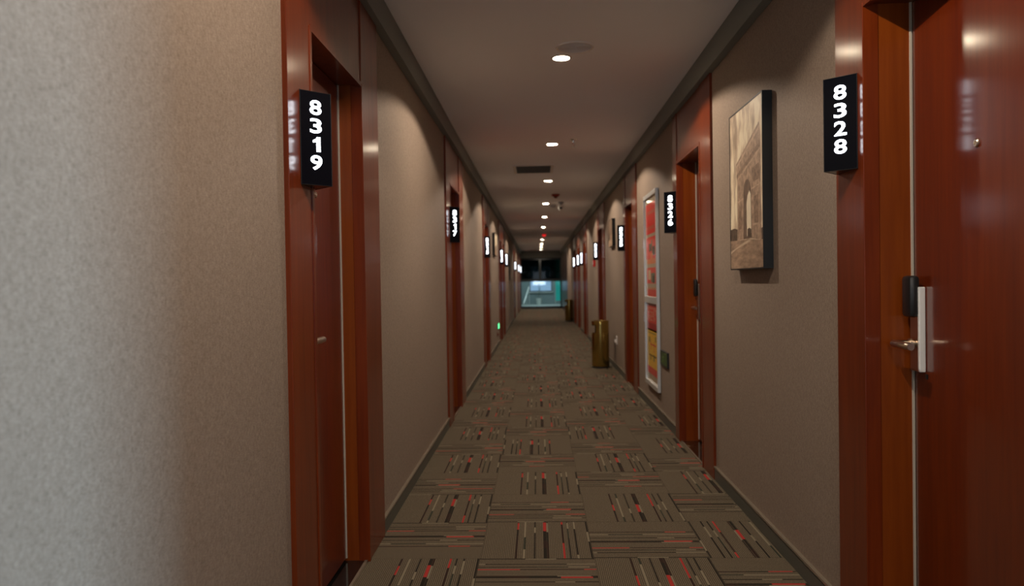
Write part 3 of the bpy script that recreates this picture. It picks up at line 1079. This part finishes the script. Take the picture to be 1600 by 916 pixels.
def exit_sign(side, y0, y1, z0, z1, label, lit):
    s = 1 if side == 'L' else -1
    X = LX if side == 'L' else RX
    root = thing('exit_sign', (X, (y0 + y1) / 2, z0), label, 'exit sign', 'low green exit signs')
    obj('sign_frame', quick(box, X + s * 0.001, X + s * 0.014, y0, y1, z0, z1, 0.003), M['steel_dark'], root)
    g = mat('exit_green_%s' % side, (0.018, 0.035, 0.008) if not lit else (0.05, 0.6, 0.2), 0.4,
            emis=(0.05, 1.0, 0.35) if lit else None, estr=2.2 if lit else 0)
    lg = mat('exit_figure_%s' % side, (0.16, 0.30, 0.06), 0.4, emis=(0.4, 1, 0.5) if lit else None, estr=2.5 if lit else 0)
    obj('sign_face', quick(box, X + s * 0.013, X + s * 0.0155, y0 + 0.012, y1 - 0.012, z0 + 0.01, z1 - 0.01), g, root)
    bm = bmesh.new()
    W, H = (y1 - y0 - 0.024), (z1 - z0 - 0.02)
    x = X + s * 0.0155

    def q(u, v):      # u from reader's left
        yy = (y1 - 0.012 - u * W) if side == 'R' else (y0 + 0.012 + u * W)
        return Vector((x, yy, z0 + 0.01 + v * H))

    def limb(a, b, th=0.008):
        a, b = q(*a), q(*b)
        d = (b - a).normalized()
        n = Vector((0, -d.z, d.y)) * th / 2
        prism(bm, [a + n, b + n, b - n, a - n], (s * 0.001, 0, 0))

    lathe(bm, q(0.40, 0.86), (s, 0, 0), [(0.008, 0), (0.008, 0.001), (0, 0.001)], 16)      # head
    limb((0.40, 0.74), (0.36, 0.45), 0.013)
    limb((0.40, 0.70), (0.48, 0.58), 0.006)
    limb((0.48, 0.58), (0.54, 0.68), 0.006)
    limb((0.39, 0.68), (0.29, 0.60), 0.006)
    limb((0.36, 0.45), (0.45, 0.32), 0.008)
    limb((0.45, 0.32), (0.43, 0.10), 0.007)
    limb((0.35, 0.45), (0.30, 0.25), 0.008)
    limb((0.30, 0.25), (0.18, 0.20), 0.007)
    limb((0.62, 0.05), (0.62, 0.95), 0.006)
    limb((0.62, 0.95), (0.85, 0.95), 0.006)
    limb((0.85, 0.95), (0.85, 0.05), 0.006)
    obj('running_figure', bm, lg, root)


exit_sign('R', 6.20, 6.56, 0.475, 0.605, 'dark green running figure exit sign beside the notice board', False)
exit_sign('L', 14.25, 14.60, 0.315, 0.43, 'bright lit green exit sign low on the left wall', True)
root = thing('wall_socket', (LX, 14.1, 0.2), 'tiny dark red socket plate below the lit green exit sign', 'socket')
obj('plate', quick(box, LX + 0.001, LX + 0.012, 14.06, 14.15, 0.2, 0.27, 0.002), M['dark_red'], root)
obj('plug', quick(cyl, (LX + 0.012, 14.105, 0.235), (LX + 0.03, 14.105, 0.235), 0.02, seg=16), M['dark_red'], root)

# white wall socket with a cord running down
root = thing('wall_socket', (RX, 10.25, 0.35), 'small white socket plate low on the right wall, cord hanging below', 'socket')
obj('plate', quick(box, RX - 0.001, RX - 0.012, 10.19, 10.30, 0.345, 0.455, 0.003), M['white_plastic'], root)
obj('plug', quick(box, RX - 0.012, RX - 0.035, 10.225, 10.265, 0.37, 0.41, 0.004), M['white_plastic'], root)
bm = bmesh.new()
cyl(bm, (RX - 0.030, 10.245, 0.372), (RX - 0.020, 10.245, 0.30), 0.004, seg=8)
cyl(bm, (RX - 0.020, 10.245, 0.30), (RX - 0.020, 10.25, 0.09), 0.004, seg=8)
obj('cord', bm, M['cord'], root)

# red call point
root = thing('alarm_call_point', (RX, 13.9, 1.46), 'small red fire alarm call point below a lit number sign', 'fire alarm')
obj('housing', quick(box, RX - 0.001, RX - 0.045, 13.82, 13.96, 1.45, 1.58, 0.005), M['red'], root)
obj('push_plate', quick(box, RX - 0.045, RX - 0.048, 13.85, 13.93, 1.49, 1.55, 0.001), M['white_plastic'], root)

# ------------------------------------------------------------------ brass ashtray bins


def bin_(x, y, r, h, label):
    root = thing('waste_bin', (x, y, 0), label, 'waste bin', 'brass bins along the right wall')
    seg = 64
    bm = bmesh.new()
    # body with an opening on the corridor side
    zs = [0.012, 0.03, h * 0.72, h * 0.745, h * 0.905, h * 0.93, h - 0.012, h]
    rings = []
    for z in zs:
        rr = r - (0.004 if z in (zs[0], zs[-1]) else 0)
        rings.append([bm.verts.new((x + rr * math.cos(2 * math.pi * k / seg), y + rr * math.sin(2 * math.pi * k / seg), z)) for k in range(seg)])
    for i in range(len(zs) - 1):
        for k in range(seg):
            ang = (k + 0.5) * 360 / seg
            da = abs((ang - 180 + 180) % 360 - 180)
            lim = 58 if i == 3 else (0 if i not in (3,) else 0)
            if i == 3 and da < lim:
                continue
            k2 = (k + 1) % seg
            bm.faces.new((rings[i][k], rings[i][k2], rings[i + 1][k2], rings[i + 1][k]))
    body = obj('body', bm, M['gold'], root, True)
    md = body.modifiers.new('thickness', 'SOLIDIFY')
    md.thickness = 0.003
    md.offset = -1
    bm = bmesh.new()
    lathe(bm, (x, y, h - 0.004), (0, 0, 1), [(r - 0.006, 0), (r + 0.002, 0.001), (r + 0.002, 0.008), (r - 0.02, 0.010), (r - 0.03, -0.006), (0, -0.008)], 48)
    obj('ashtray_top', bm, M['gold'], root, True)
    bm = bmesh.new()
    lathe(bm, (x, y, 0), (0, 0, 1), [(0, 0), (r - 0.001, 0), (r + 0.001, 0.002), (r + 0.001, 0.018), (r - 0.003, 0.02)], 48)
    obj('base_ring', bm, M['black_plastic'], root, True)
    bm = bmesh.new()
    lathe(bm, (x, y, 0.02), (0, 0, 1), [(0, 0), (r - 0.012, 0), (r - 0.012, h * 0.70), (r - 0.016, h * 0.70), (r - 0.016, 0.01), (0, 0.01)], 40)
    obj('inner_bucket', bm, M['black_matte'], root, True)
    return root


bin_(0.852, 10.58, 0.120, 0.645, 'tall round polished brass bin with side opening, nearer of the two')
bin_(0.925, 22.9, 0.120, 0.645, 'brass bin far down the corridor, close to the end window')

# ------------------------------------------------------------------ far window and the landing beyond
root = thing('window_1', (0.14, YE, 0), 'black framed window filling the far end of the corridor', 'window', kind='structure')
FX0, FX1 = LX, RX
bm = bmesh.new()
box(bm, FX0, FX0 + 0.04, YE, YE + 0.09, 0, 2.24)
box(bm, FX1 - 0.05, FX1, YE, YE + 0.09, 0, 2.24)
box(bm, FX0 + 0.04, FX1 - 0.05, YE, YE + 0.09, 0, 0.10)
box(bm, FX0 + 0.04, FX1 - 0.05, YE, YE + 0.09, 2.16, 2.24)
box(bm, FX0 + 0.04, FX1 - 0.05, YE - 0.01, YE + 0.10, 1.20, 1.31)
box(bm, 0.07, 0.16, YE, YE + 0.09, 1.31, 2.16)
obj('window_frame', bm, M['window_frame'], root)
obj('pane', quick(box, FX0 + 0.04, FX1 - 0.05, YE + 0.04, YE + 0.048, 0.10, 1.20), M['glass'], root)
obj('pane', quick(box, FX0 + 0.04, 0.07, YE + 0.04, YE + 0.048, 1.31, 2.16), M['tinted'], root)
obj('pane', quick(box, 0.16, FX1 - 0.05, YE + 0.04, YE + 0.048, 1.31, 2.16), M['tinted'], root)

LY = 40.0
bm = bmesh.new()
box(bm, -2.0, 3.2, YE + 0.09, LY + 0.2, -0.06, 0.0)
tag(obj('floor_landing', bm, M['tile']), 'pale tiled floor seen through the far window', 'floor', kind='structure')
bm = bmesh.new()
box(bm, -2.0, 3.2, YE + 0.25, LY + 0.2, 2.8, 2.88)
tag(obj('ceiling_landing', bm, M['ceiling']), 'ceiling of the landing beyond the far window', 'ceiling', kind='structure')
bm = bmesh.new()
box(bm, -2.2, -2.0, YE, LY + 0.2, 0, 2.88)
box(bm, 3.2, 3.4, YE, LY + 0.2, 0, 2.88)
WA, WB, WC, WD = -0.42, 0.74, 0.66, 2.0
box(bm, -2.0, WA, LY, LY + 0.2, 0, 2.8)
box(bm, WB, 3.2, LY, LY + 0.2, 0, 2.8)
box(bm, WA, WB, LY, LY + 0.2, 0, WC)
box(bm, WA, WB, LY, LY + 0.2, WD, 2.8)
box(bm, -2.2, LX - 0.001, YE + 0.001, YE + 0.2, 0, 2.88)
box(bm, RX + 0.001, 3.4, YE + 0.001, YE + 0.2, 0, 2.88)
tag(obj('wall_landing', bm, M['landing_wall']), 'grey walls of the landing beyond the far window', 'wall', kind='structure')
root = thing('window_2', (0.16, LY, WC), 'bright sky window of the landing beyond the end window', 'window', kind='structure')
bm = bmesh.new()
box(bm, WA, WA + 0.04, LY + 0.05, LY + 0.1, WC, WD)
box(bm, WB - 0.04, WB, LY + 0.05, LY + 0.1, WC, WD)
box(bm, WA + 0.04, WB - 0.04, LY + 0.05, LY + 0.1, WC, WC + 0.05)
box(bm, WA + 0.04, WB - 0.04, LY + 0.05, LY + 0.1, WD - 0.05, WD)
obj('window_frame', bm, M['steel_dark'], root)
obj('pane', quick(box, WA + 0.04, WB - 0.04, LY + 0.07, LY + 0.075, WC + 0.05, WD - 0.05), M['glass'], root)
obj('window_sill', quick(box, WA - 0.05, WB + 0.05, LY - 0.12, LY, WC - 0.05, WC - 0.005, 0.004), M['tile'], root)
# teal glass panel on the landing's right
root = thing('teal_screen', (0.98, 35.4, 0), 'bright teal upright panel at the right of the far window', 'screen')
obj('panel', quick(box, 0.80, 1.12, 35.4, 35.43, 0.30, 2.3, 0.003), M['teal'], root)
obj('stand', quick(box, 0.80, 1.12, 35.33, 35.50, 0.0, 0.05, 0.003), M['tile'], root)
bm = bmesh.new()
for xx in (0.80, 1.10):
    box(bm, xx, xx + 0.02, 35.395, 35.435, 0.05, 2.3)
obj('side_rail', bm, M['alu'], root)
# plant silhouette in the sky window
root = thing('potted_plant', (0.05, 39.3, 0), 'dark leafy plant silhouetted against the far sky window', 'plant')
bm = bmesh.new()
lathe(bm, (0.05, 39.3, 0), (0, 0, 1), [(0, 0), (0.12, 0), (0.17, 0.32), (0.18, 0.34), (0.15, 0.34), (0.14, 0.30), (0, 0.30)], 28)
obj('pot', bm, M['tile'], root, True)
leafm = mat('plant_leaf', (0.03, 0.06, 0.02), 0.5)
bm = bmesh.new()
pr = random.Random(5)
cyl(bm, (0.05, 39.3, 0.30), (0.08, 39.3, 0.95), 0.012, 0.006, seg=8)
obj('stem', bm, leafm, root)
bm = bmesh.new()
for i in range(26):
    a = pr.uniform(0, 2 * math.pi)
    z = pr.uniform(0.75, 1.15)
    L = pr.uniform(0.14, 0.24)
    d = Vector((math.cos(a), math.sin(a), pr.uniform(0.1, 1.0))).normalized()
    sd = d.cross(Vector((0, 0, 1))).normalized() * 0.022
    b0 = Vector((0.07, 39.3, z - 0.1))
    tip = b0 + d * L + Vector((0, 0, -0.04))
    mid_ = b0 + d * L * 0.5 + Vector((0, 0, 0.01))
    vs = [bm.verts.new(p) for p in (b0, mid_ + sd, tip, mid_ - sd)]
    f = bm.faces.new(vs)
bmesh.ops.solidify(bm, geom=bm.faces[:], thickness=0.002)
obj('foliage', bm, leafm, root)
# handrail on the landing's left
root = thing('handrail', (-0.62, 36.2, 0), 'pale slanting handrail at the left of the far window', 'handrail')
bm = bmesh.new()
cyl(bm, (-0.66, 35.6, 0.18), (-0.42, 37.4, 0.95), 0.02, seg=12)
obj('rail', bm, M['alu'], root, True)
for k in range(3):
    f = k / 2
    p = Vector((-0.66, 35.6, 0.18)).lerp(Vector((-0.42, 37.4, 0.95)), f)
    obj('post', quick(cyl, (p.x, p.y, 0), (p.x, p.y, p.z), 0.010, seg=10), M['alu'], root, True)
